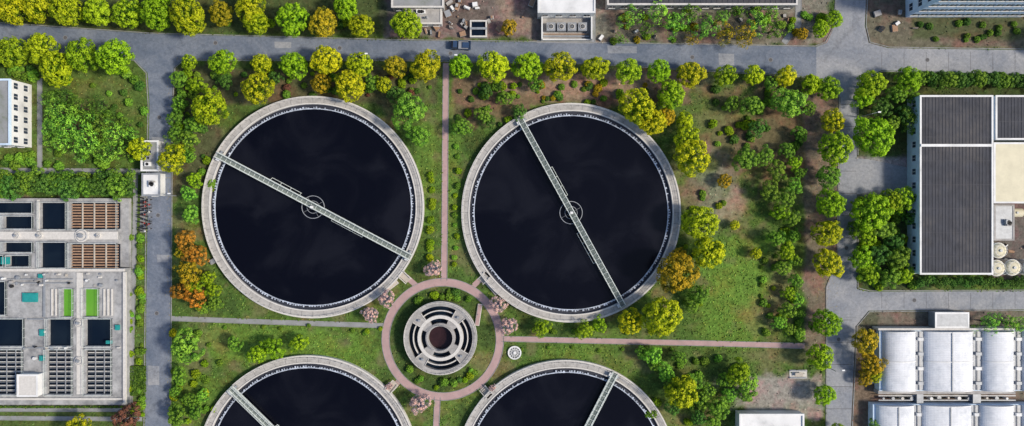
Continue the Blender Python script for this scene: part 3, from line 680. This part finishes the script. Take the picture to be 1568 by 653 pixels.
def bench(x,y):
    b=MB(); b.box(-2,2,-1,1,0,.12,'rimlight')
    for s in (-1,1):
        b.box(-1.9,1.9,s*.8-.12,s*.8+.12,.45,.53,'grey'); 
        for xx in (-1.7,1.7): b.box(xx-.06,xx+.06,s*.8-.1,s*.8+.1,.12,.45,'conc')
    b.box(-.9,.9,-.4,.4,.7,.78,'beige'); b.box(-.1,.1,-.1,.1,.12,.7,'conc')
    o=b.obj('picnic_table'); o.location=(*P(x,y),0)
bench(1222,573)
for x,y in ((270,300),(692,96),(1315,180),(1262,560),(1262,230),(560,94)):
    b=MB(); X,Y=P(x,y); b.cyl(X,Y,.12,0,6.5,'grey',10,.07); b.beam((X,Y,6.4),(X+1.3,Y+.3,6.7),.08,.08,'grey'); b.box(X+1.1,X+1.75,Y+.15,Y+.45,6.65,6.78,'white'); b.obj('street_lamp',(X,Y,0))
# ------------------------------------------------------------ vegetation
def np_mesh(name,v,f,mats,tint_shade,mi=None):
    me=bpy.data.meshes.new(name); me.vertices.add(len(v)); me.vertices.foreach_set('co',v.ravel())
    me.loops.add(f.size); me.loops.foreach_set('vertex_index',f.ravel().astype(np.int32))
    me.polygons.add(len(f)); me.polygons.foreach_set('loop_start',np.arange(0,f.size,4,dtype=np.int32))
    me.update(calc_edges=True)
    at=me.attributes.new('tint_shade','FLOAT','POINT'); at.data.foreach_set('value',tint_shade)
    for k in mats: me.materials.append(M[k])
    if mi is not None: me.polygons.foreach_set('material_index',mi)
    return me
def quads(pos,nor,size,rg):
    n=len(pos); nor=nor/np.linalg.norm(nor,axis=1,keepdims=True)
    r=rg.normal(size=(n,3)); t=np.cross(nor,r); t/=np.linalg.norm(t,axis=1,keepdims=True); u=np.cross(nor,t)
    sz=size[:,None]; bend=nor*sz*0.25
    v=np.stack([pos-t*sz-bend,pos-u*sz*.7,pos+t*sz-bend*.6,pos+u*sz*.7],1).reshape(-1,3)
    f=np.arange(4*n).reshape(n,4); return v,f
def tree_mesh(name,seed,cz=1.35,nc=75,nl=46,cr=(0.17,0.3),flat=0.85,leaf=0.06,irr=0.12,fill=500,trunk=True,zmin=-0.55):
    rg=np.random.default_rng(seed); pos=[];nor=[];tin=[];siz=[]
    ph=rg.random(6)*6.28
    for i in range(nc):
        z=1-(1-zmin)*(i+.5)/nc; a=i*2.39996+rg.normal()*.2; rr=math.sqrt(max(0,1-z*z)); d=np.array([rr*math.cos(a),rr*math.sin(a),z])
        lob=1+irr*(math.sin(2*a+ph[0])+.7*math.sin(3*a+ph[1])+.5*math.sin(5*a+ph[2]))*rr
        rc=rg.uniform(*cr); c=d*(rg.uniform(.68,.84))*lob*np.array([1,1,flat])
        cb=rg.uniform(-.2,.2)
        n=int(nl*(rc/.2)**2)
        dd=rg.normal(size=(n,3)); dd/=np.linalg.norm(dd,axis=1,keepdims=True); dd+=d*.6; dd/=np.linalg.norm(dd,axis=1,keepdims=True)
        rad=rc*rg.uniform(.7,1.05,n)
        p=c+dd*rad[:,None]; pos.append(p); nor.append(dd*1.1+rg.normal(size=(n,3))*.28+np.array([0,0,.35]))
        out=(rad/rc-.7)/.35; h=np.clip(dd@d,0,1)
        tin.append(np.clip(.10+.58*h**1.6+.18*out*h+.22*np.clip(dd[:,2],0,1)+cb+.12*d[2]+rg.normal(size=n)*.09,0,1)); siz.append(rg.uniform(.6,1.25,n)*leaf)  # young growth at clump tips, plus painted shade: bright tops, dark undersides
    p=rg.normal(size=(fill,3)); p/=np.linalg.norm(p,axis=1,keepdims=True); p*=rg.uniform(.2,.72,fill)[:,None]; p[:,2]*=flat
    p=p[p[:,2]>zmin*.8]
    pos.append(p);nor.append(rg.normal(size=p.shape)+np.array([0,0,.5]));tin.append(np.full(len(p),.04));siz.append(np.full(len(p),leaf*1.4))  # inner leaves kept dark, painting the occlusion inside the crown
    pos=np.concatenate(pos);nor=np.concatenate(nor);tin=np.concatenate(tin);siz=np.concatenate(siz)
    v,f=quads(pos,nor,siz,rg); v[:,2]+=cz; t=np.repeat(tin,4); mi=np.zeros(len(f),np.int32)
    if trunk:
        segs=[((0,0,0),(0.03,0.02,cz*.55),.09,.065)]
        for i in range(6):
            a=i*1.05+rg.random()*.5; e=(.55*math.cos(a),.55*math.sin(a),cz+rg.uniform(-.1,.35)); segs.append(((0.03,0.02,cz*.52),e,.045,.015))
        vs=[];fs=[]
        for p0,p1,ra,rb in segs:
            p0=Vector(p0);p1=Vector(p1);d=(p1-p0).normalized();s=d.cross(Vector((0.3,.9,.1))).normalized();u=s.cross(d); k=len(vs); m=6
            for q,r in ((p0,ra),(p1,rb)):
                for j in range(m): w=q+(s*math.cos(j*2*math.pi/m)+u*math.sin(j*2*math.pi/m))*r; vs.append(tuple(w))
            for j in range(m): fs.append([k+j,k+(j+1)%m,k+m+(j+1)%m,k+m+j])
        vs=np.array(vs);fs=np.array(fs)+len(v); v=np.concatenate([v,vs]);f=np.concatenate([f,fs]);t=np.concatenate([t,np.zeros(len(vs))]);mi=np.concatenate([mi,np.ones(len(fs),np.int32)])
    return np_mesh(name,v,f,['leaf','bark'],t,mi)
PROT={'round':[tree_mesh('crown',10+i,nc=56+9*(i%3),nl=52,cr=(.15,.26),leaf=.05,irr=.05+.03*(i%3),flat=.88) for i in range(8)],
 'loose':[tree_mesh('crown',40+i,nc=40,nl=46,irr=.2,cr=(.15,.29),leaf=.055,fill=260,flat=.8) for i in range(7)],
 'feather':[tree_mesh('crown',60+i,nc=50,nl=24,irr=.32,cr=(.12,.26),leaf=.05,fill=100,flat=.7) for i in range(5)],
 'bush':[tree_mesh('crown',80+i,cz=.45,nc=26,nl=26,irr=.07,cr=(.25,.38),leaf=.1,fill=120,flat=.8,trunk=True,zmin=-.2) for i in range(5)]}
COL={'G':(.42,.62,.015),'Y':(.65,.67,.012),'L':(.36,.70,.06),'D':(.14,.30,.04),'M':(.28,.48,.04),'O':(.68,.30,.03),'P':(.95,.62,.52),'R':(.3,.12,.07),'A':(.66,.46,.018)}
NM={'round':'camphor_tree','loose':'broadleaf_tree','feather':'feathery_tree','bush':'round_shrub'}
def T(x,y,r,c='G',kind='round'):
    R=r*S*(1.0 if kind!='loose' else .98); cz={'bush':.45}.get(kind,1.35)*R
    X,Y=P(x,y,cz)
    me=random.choice(PROT[kind])
    nm=NM[kind]
    if c=='P': nm='cherry_tree'
    if c in 'OR' and kind!='bush': nm='autumn_tree'
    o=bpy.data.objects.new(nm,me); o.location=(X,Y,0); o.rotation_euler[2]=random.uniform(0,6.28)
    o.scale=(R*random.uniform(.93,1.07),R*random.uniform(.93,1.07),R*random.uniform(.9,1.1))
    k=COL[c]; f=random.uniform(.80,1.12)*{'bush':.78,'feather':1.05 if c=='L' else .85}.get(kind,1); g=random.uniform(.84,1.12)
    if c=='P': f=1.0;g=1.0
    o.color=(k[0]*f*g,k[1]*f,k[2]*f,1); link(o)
rows="""22 14 25 Y;60 12 22 Y;103 16 24 Y;148 18 22 G;194 20 23 G;240 24 24 G;287 25 28 Y;338 21 20 A;384 12 22 Y;392 34 20 Y;447 29 25 G;494 34 23 A;530 12 20 G;553 40 20 Y;624 38 22 G;780 42 13 A
18 80 24 G;62 74 24 Y;86 106 26 Y;125 85 25 G;178 88 27 G;342 96 20 G;396 136 25 Y;400 98 16 Y;449 100 21 G;500 92 24 Y;551 99 21 Y;605 102 18 A;652 101 23 Y;706 102 19 G;755 103 24 Y;808 102 22 G;858 102 25 Y;911 105 20 Y;963 110 20 G;1008 110 19 G;1058 114 21 Y;1111 116 18 G;1155 115 16 Y;1203 117 17 Y;1242 130 16 G;1270 135 20 G
290 96 13 G;273 122 13 M;320 165 28 Y;492 128 16 A;535 131 23 Y;588 131 13 Y;975 163 28 Y;1000 188 22 Y;1028 145 22 G;1020 178 16 A;1048 186 15 Y;1052 212 20 Y;1060 242 27 Y;1071 340 27 Y;1084 387 25 Y;1040 390 12 A;1036 418 31 A;1012 484 31 Y;965 492 20 Y;1110 277 11 A;1157 388 9 Y;1125 345 8 Y
1275 185 19 Y;1277 228 26 G;1268 271 18 M;1271 312 21 G;1267 357 22 Y;1269 404 22 Y;1267 495 21 G;1257 546 21 G;1263 605 17 G;1333 130 22 G;1390 124 22 G;1339 208 31 G;1335 325 29 G;1327 523 21 A;1043 600 25 Y
240 -6 20 G;20 -20 26 Y;640 -30 20 G;213 228 19 Y;1257 45 14 G;1277 30 14 G;1227 52 10 A;1158 12 9 M;1285 665 17 G;-30 80 25 G;-40 20 25 Y;1620 60 22 G"""
for l in rows.replace('\n',';').split(';'):
    p=l.split(); T(float(p[0]),float(p[1]),float(p[2]),p[3])
loose="""625 170 25 M;640 207 17 M;707 195 15 M;740 175 14 M;772 150 13 M;795 172 12 D;820 130 12 M;745 140 10 D;606 145 14 D;570 128 12 M;750 185 10 D
1208 157 24 L;1150 162 17 M;1160 196 15 D;1142 244 19 M;1172 240 15 M;1190 262 15 M;1205 230 13 M;1217 250 12 G;1180 293 17 M;1202 305 16 M;1217 285 13 L;1195 325 14 G;1212 335 13 M;1225 265 9 M;1188 365 14 M;1205 385 14 G;1215 363 10 M;1200 410 13 M;1220 400 9 M;1218 430 12 M;1208 450 11 G;1222 460 10 L;1205 475 12 M;1192 495 11 L;1225 480 8 M;1208 505 10 M;1225 512 10 L;1245 500 8 M;1238 165 12 M;1120 160 12 M;1180 130 12 M;1225 205 12 M
1312 350 14 M;1360 310 19 G;1385 305 17 G;1325 360 18 G;1350 350 19 M;1320 395 19 G;1345 390 17 D;1375 395 17 M;1328 420 17 G;1362 425 16 M;1385 420 15 G;1395 335 12 D;1370 370 14 D;1315 310 10 G;1340 340 12 Y
1320 150 17 G;1350 165 15 D;1370 145 16 M;1385 175 14 D;1365 190 12 M;1400 150 12 M
265 245 22 Y;268 205 12 M;290 214 13 M;268 180 13 M;297 190 14 M;275 160 12 M;300 130 14 G;345 125 12 D;290 240 10 M;288 297 12 L;298 276 12 G;293 329 14 L;285 370 17 O;300 392 17 O;280 385 12 A;290 420 20 A;277 446 17 O;300 456 16 O;318 426 12 G;325 445 12 G;330 465 12 M;310 470 12 M;300 440 14 G
395 541 15 G;418 533 17 G;457 526 14 G;360 527 12 M;287 531 24 L;830 503 14 G;895 506 14 G;918 498 12 G;1070 450 16 M;1060 468 12 M
1000 545 15 L;985 540 11 M;1020 570 15 L;1005 560 11 M;1040 548 12 M;1030 590 12 M;1060 585 13 M;1072 612 14 M;1085 600 12 M;1100 625 16 M;1070 640 12 D;1092 645 14 M;1130 570 19 G;1145 590 18 L;1110 582 12 M;1118 605 12 L;1140 605 12 M;1030 625 12 D;1335 558 18 A;1325 580 12 A;1340 575 12 Y
1340 650 10 M;195 640 22 R;118 655 20 Y;290 612 12 M;272 636 16 M;300 630 12 M;275 574 12 M;268 600 10 M;310 606 10 L;1055 110 10 A;1030 150 14 L;420 120 12 D"""
for l in loose.replace('\n',';').split(';'):
    p=l.split(); T(float(p[0]),float(p[1]),float(p[2]),p[3],'loose')
fe="""90 172 24 L;78 190 18 L;110 195 26 L;95 217 20 L;132 217 24 L;152 195 20 M;165 232 22 L;177 207 22 L;145 180 16 M;190 190 14 M;75 217 12 L;187 234 14 M;120 165 18 M;80 150 16 M;100 148 14 D;155 160 14 D;200 205 12 L
965 28 18 L;990 45 14 M;1010 20 20 L;1035 35 20 L;1060 20 18 M;1080 45 18 L;1105 28 14 L;1110 50 18 A;1140 55 18 A;1160 35 18 L;1185 45 18 M;1180 20 14 L;950 60 10 M;1060 60 12 A;1210 158 20 L;1130 15 14 M;1440 130 14 M;1395 180 16 M;1400 200 12 M;1408 175 12 M;1545 495 14 L;1515 494 16 L;1490 505 8 L;1562 498 14 L;265 225 14 M"""
for l in fe.replace('\n',';').split(';'):
    p=l.split(); T(float(p[0]),float(p[1]),float(p[2]),p[3],'feather')
for x,y,r in ((663,412,14),(592,458,14),(763,467,14),(567,482,13),(778,500,14),(643,618,16),(595,592,6),(754,594,6)): T(x,y,r,'P','loose')
for i in range(14): T(i*15-2+random.uniform(-3,3),284+random.uniform(-5,6),random.uniform(13,18),'D' if i%3 else 'M','loose')
for i in range(9): T(i*24+8,270+random.uniform(-3,3),random.uniform(9,12),'M','loose')
for i in range(15): T(1412+i*14,120+random.uniform(-4,3)+i*.3,random.uniform(11,14),'D' if i%3 else 'M','loose')
for i in range(22): T(1408+i*10,432+random.uniform(-3,3),random.uniform(6,8),'D','loose')
for i in range(20): T(1400+i*12,96+i*.3+random.uniform(-2,2)+20,random.uniform(4,7),'M','bush')
for i in range(60):
    T(random.uniform(-150,1720),random.choice([random.uniform(-110,-45),random.uniform(900,980)]),random.uniform(16,26),random.choice('GYML'),'round')
def shrub(x,y,r,c): T(x,y,r,c,'bush')
for y in (268,276,291,309,316,337,352,372,380,395): shrub(661+random.uniform(-3,3)-(abs(y-320)/40),y,random.uniform(4.5,6.5),random.choice('GGYM'))
for y in (225,240,262,285,300,318,330,345,362,380,395,405): shrub(698+random.uniform(-3,4),y,random.uniform(3.5,5.5),random.choice('GML'))
for i in range(30):
    a=random.choice([random.uniform(0.9,2.2),random.uniform(3.9,5.5)]); rr=random.uniform(64,76); shrub(676+rr*math.cos(a),519-rr*math.sin(a),random.uniform(4,6.5),random.choice('MGMDL'))
for x in (345,400,432,470,560,585,560,540): shrub(x+random.uniform(-4,4),505+random.uniform(-7,8),random.uniform(3,5),random.choice('MG'))
for i in range(34): shrub(random.uniform(264,345),random.uniform(505,650),random.uniform(3.5,7),random.choice('MGLY'))
for i in range(40): shrub(random.uniform(268,330),random.uniform(110,300),random.uniform(3,8),random.choice('MDGM'))
for i in range(26): shrub(random.uniform(700,800),random.uniform(128,200) if i%2 else random.uniform(128,150),random.uniform(3,8),random.choice('MDG'))
for i in range(44): shrub(random.uniform(330,660),random.uniform(108,148),random.uniform(3,7),random.choice('MDGRD'))
for i in range(26): shrub(random.uniform(820,1000),random.uniform(125,158),random.uniform(3,7),random.choice('MDGA'))
for i in range(36): shrub(random.uniform(1165,1228),random.uniform(350,520),random.uniform(3,7),random.choice('MLGM'))
for i in range(30): shrub(random.uniform(1090,1235),random.uniform(130,230),random.uniform(3,8),random.choice('MDLG'))
for i in range(12): shrub(random.uniform(1048,1110),random.uniform(270,470),random.uniform(3,6),random.choice('MGY'))
for i in range(16): shrub(random.uniform(980,1160),random.uniform(540,650),random.uniform(4,8),random.choice('MLG'))
for i in range(54): shrub(random.uniform(195,202) if i%3==0 else random.uniform(211,219),random.uniform(360,640),random.uniform(3,6.5),random.choice('GLM'))
for i in range(40): shrub(random.uniform(66,222),random.uniform(112,255),random.uniform(4,9),random.choice('MLLD'))
for i in range(24): shrub(random.uniform(0,56),random.uniform(105,120) if i%2 else random.uniform(236,256),random.uniform(4,8),random.choice('MLD'))
for i in range(30): shrub(random.uniform(1320,1400),random.uniform(305,438),random.uniform(5,9),random.choice('GMLD'))
for i in range(24): shrub(random.uniform(925,1270),random.uniform(14,64),random.uniform(4,8),random.choice('MLAG'))
for i in range(34): x=random.uniform(0,590); shrub(x,random.uniform(20,28)+x*.03,random.uniform(5,8),random.choice('MDDG'))
for i in range(16): shrub(random.uniform(1395,1560),random.uniform(34,62),random.uniform(4,6),random.choice('DM'))
for x in (848,880,960,1000): shrub(x,508,5,'M')
for i in range(7): shrub(800+i*38+random.uniform(-3,3),535+random.uniform(-3,3),3,'M')
def hedge(x0,y0,x1,y1,h,col):
    a=P(x0,y0,h);c=P(x1,y1,h); X0,X1=a[0],c[0];Y0,Y1=c[1],a[1]; cx,cy=(X0+X1)/2,(Y0+Y1)/2; rg=np.random.default_rng(int(x0+y0*3+9999))
    n=int((X1-X0)*(Y1-Y0)*55); p=np.stack([rg.uniform(X0-cx,X1-cx,n),rg.uniform(Y0-cy,Y1-cy,n),h-np.abs(rg.normal(size=n))*.18],-1)
    m=int(2*(X1-X0+Y1-Y0)*h*35); e=rg.integers(0,4,m); u=rg.random(m)
    q=np.stack([np.where(e==0,X0-cx,np.where(e==1,X1-cx,X0-cx+u*(X1-X0))),np.where(e==2,Y0-cy,np.where(e==3,Y1-cy,Y0-cy+u*(Y1-Y0))),rg.random(m)*h],-1)
    pos=np.concatenate([p,q]); nor=rg.normal(size=pos.shape)*.5; nor[:n,2]+=1; nor[n:,:2]+=q[:,:2]/10
    v,f=quads(pos,nor,rg.uniform(.1,.22,len(pos)),rg); t=np.repeat(np.clip(rg.normal(.45,.3,len(pos)),0,1),4)
    o=bpy.data.objects.new('box_hedge',np_mesh('box_hedge',v,f,['leaf'],t)); o.location=(cx,cy,0); k=COL[col]; o.color=(k[0]*.6,k[1]*.6,k[2]*.7,1); link(o)
hedge(196,562,221,606,.9,'M'); hedge(0,622.5,190,625,.5,'M')
def tufts():
    rg=np.random.default_rng(99); n=170000
    px=rg.uniform(-60,1630,n);py=rg.uniform(-60,715,n)
    ok=~mask[(py+OFF).astype(int),(px+OFF).astype(int)]; px,py=px[ok],py[ok]
    X=(px-784)*S;Y=(326.5-py)*S
    ix=np.clip(np.searchsorted(gx,X),0,len(gx)-1);iy=np.clip(np.searchsorted(gy,Y),0,len(gy)-1)
    col=GC[iy,ix]; gr=col[:,1]/(col[:,0]+.01); keep=rg.random(len(X))<np.clip((gr-.8)*.9,0.04,1); X,Y,col=X[keep],Y[keep],col[keep]
    n=len(X); pos=np.stack([X,Y,rg.uniform(.02,.22,n)],-1); nor=rg.normal(size=(n,3))*.55+np.array([0,0,.8])
    v,f=quads(pos,nor,rg.uniform(.08,.26,n),rg)
    me=np_mesh('grass_tufts',v,f,['tuft'],np.zeros(len(v)))
    warm=np.stack([rg.uniform(.85,1.45,n),np.ones(n),np.ones(n)],1)
    at=me.attributes.new('gcol','FLOAT_COLOR','POINT'); cc=np.ones((n,4)); cc[:,:3]=col*warm*rg.uniform(.6,2.0,n)[:,None]; cc=np.repeat(cc,4,0); at.data.foreach_set('color',cc.ravel())
    link(bpy.data.objects.new('grass_tufts',me))
m,nt,bb=newmat('tuft'); at=nt.nodes.new('ShaderNodeAttribute'); at.attribute_name='gcol'; nt.links.new(at.outputs['Color'],bb.inputs['Base Color']); bb.inputs['Roughness'].default_value=.8; bb.inputs['Specular IOR Level'].default_value=.1; M['tuft']=m
tufts()
# fallen leaves along kerbs and under trees
def litter():
    rg=np.random.default_rng(5); xs=[];ys=[]
    def strip(x0,y0,x1,y1,n,sp):
        t=rg.random(n); xs.append(x0+(x1-x0)*t+rg.normal(size=n)*sp*.3); ys.append(y0+(y1-y0)*t+np.abs(rg.normal(size=n))*sp*(-1 if sp>0 else -1))
    strip(270,93,600,93,500,2.5); strip(600,93,1250,119,900,2.5); strip(0,72,205,93,300,2.5)
    n=700; xs.append(rg.uniform(700,1240,n)); ys.append(rg.uniform(118,160,n))
    n=500; xs.append(rg.uniform(1235,1284,n)); ys.append(rg.uniform(140,520,n))
    n=250; xs.append(260-np.abs(rg.normal(size=n))*2.5); ys.append(rg.uniform(120,640,n))
    x=(np.concatenate(xs)-784)*S; y=(326.5-np.concatenate(ys))*S; n=len(x)
    v,f=quads(np.stack([x,y,rg.uniform(.03,.06,n)],-1),rg.normal(size=(n,3))*.15+np.array([0,0,1.]),rg.uniform(.04,.12,n),rg)
    link(bpy.data.objects.new('fallen_leaves',np_mesh('fallen_leaves',v,f,['litter'],np.zeros(len(v)))))
litter()
# ------------------------------------------------------------ light, sky, camera
el=math.radians(44); az=math.radians(98)
w=bpy.data.worlds.new('World'); sc.world=w; w.use_nodes=True; nt=w.node_tree; bg=nt.nodes['Background']
sky=nt.nodes.new('ShaderNodeTexSky'); sky.sky_type='NISHITA'; sky.sun_disc=False; sky.sun_elevation=el; sky.sun_rotation=az; sky.dust_density=1.5
nt.links.new(sky.outputs[0],bg.inputs['Color']); bg.inputs['Strength'].default_value=0.15
sd=bpy.data.lights.new('sun','SUN'); sd.energy=4.3; sd.angle=math.radians(8); sd.color=(1,.89,.73)
so=bpy.data.objects.new('sun',sd); link(so)
d=Vector((math.sin(az)*math.cos(el),math.cos(az)*math.cos(el),math.sin(el))); so.rotation_euler=d.to_track_quat('Z','Y').to_euler()
cd=bpy.data.cameras.new('camera'); cd.sensor_width=36; cd.lens=36*H/(1568*S); cd.clip_end=5000; cd.clip_start=1
co=bpy.data.objects.new('camera',cd); co.location=(0,0,H); link(co); sc.camera=co
sc.view_settings.view_transform='Standard'; sc.view_settings.look='None'; sc.view_settings.exposure=0
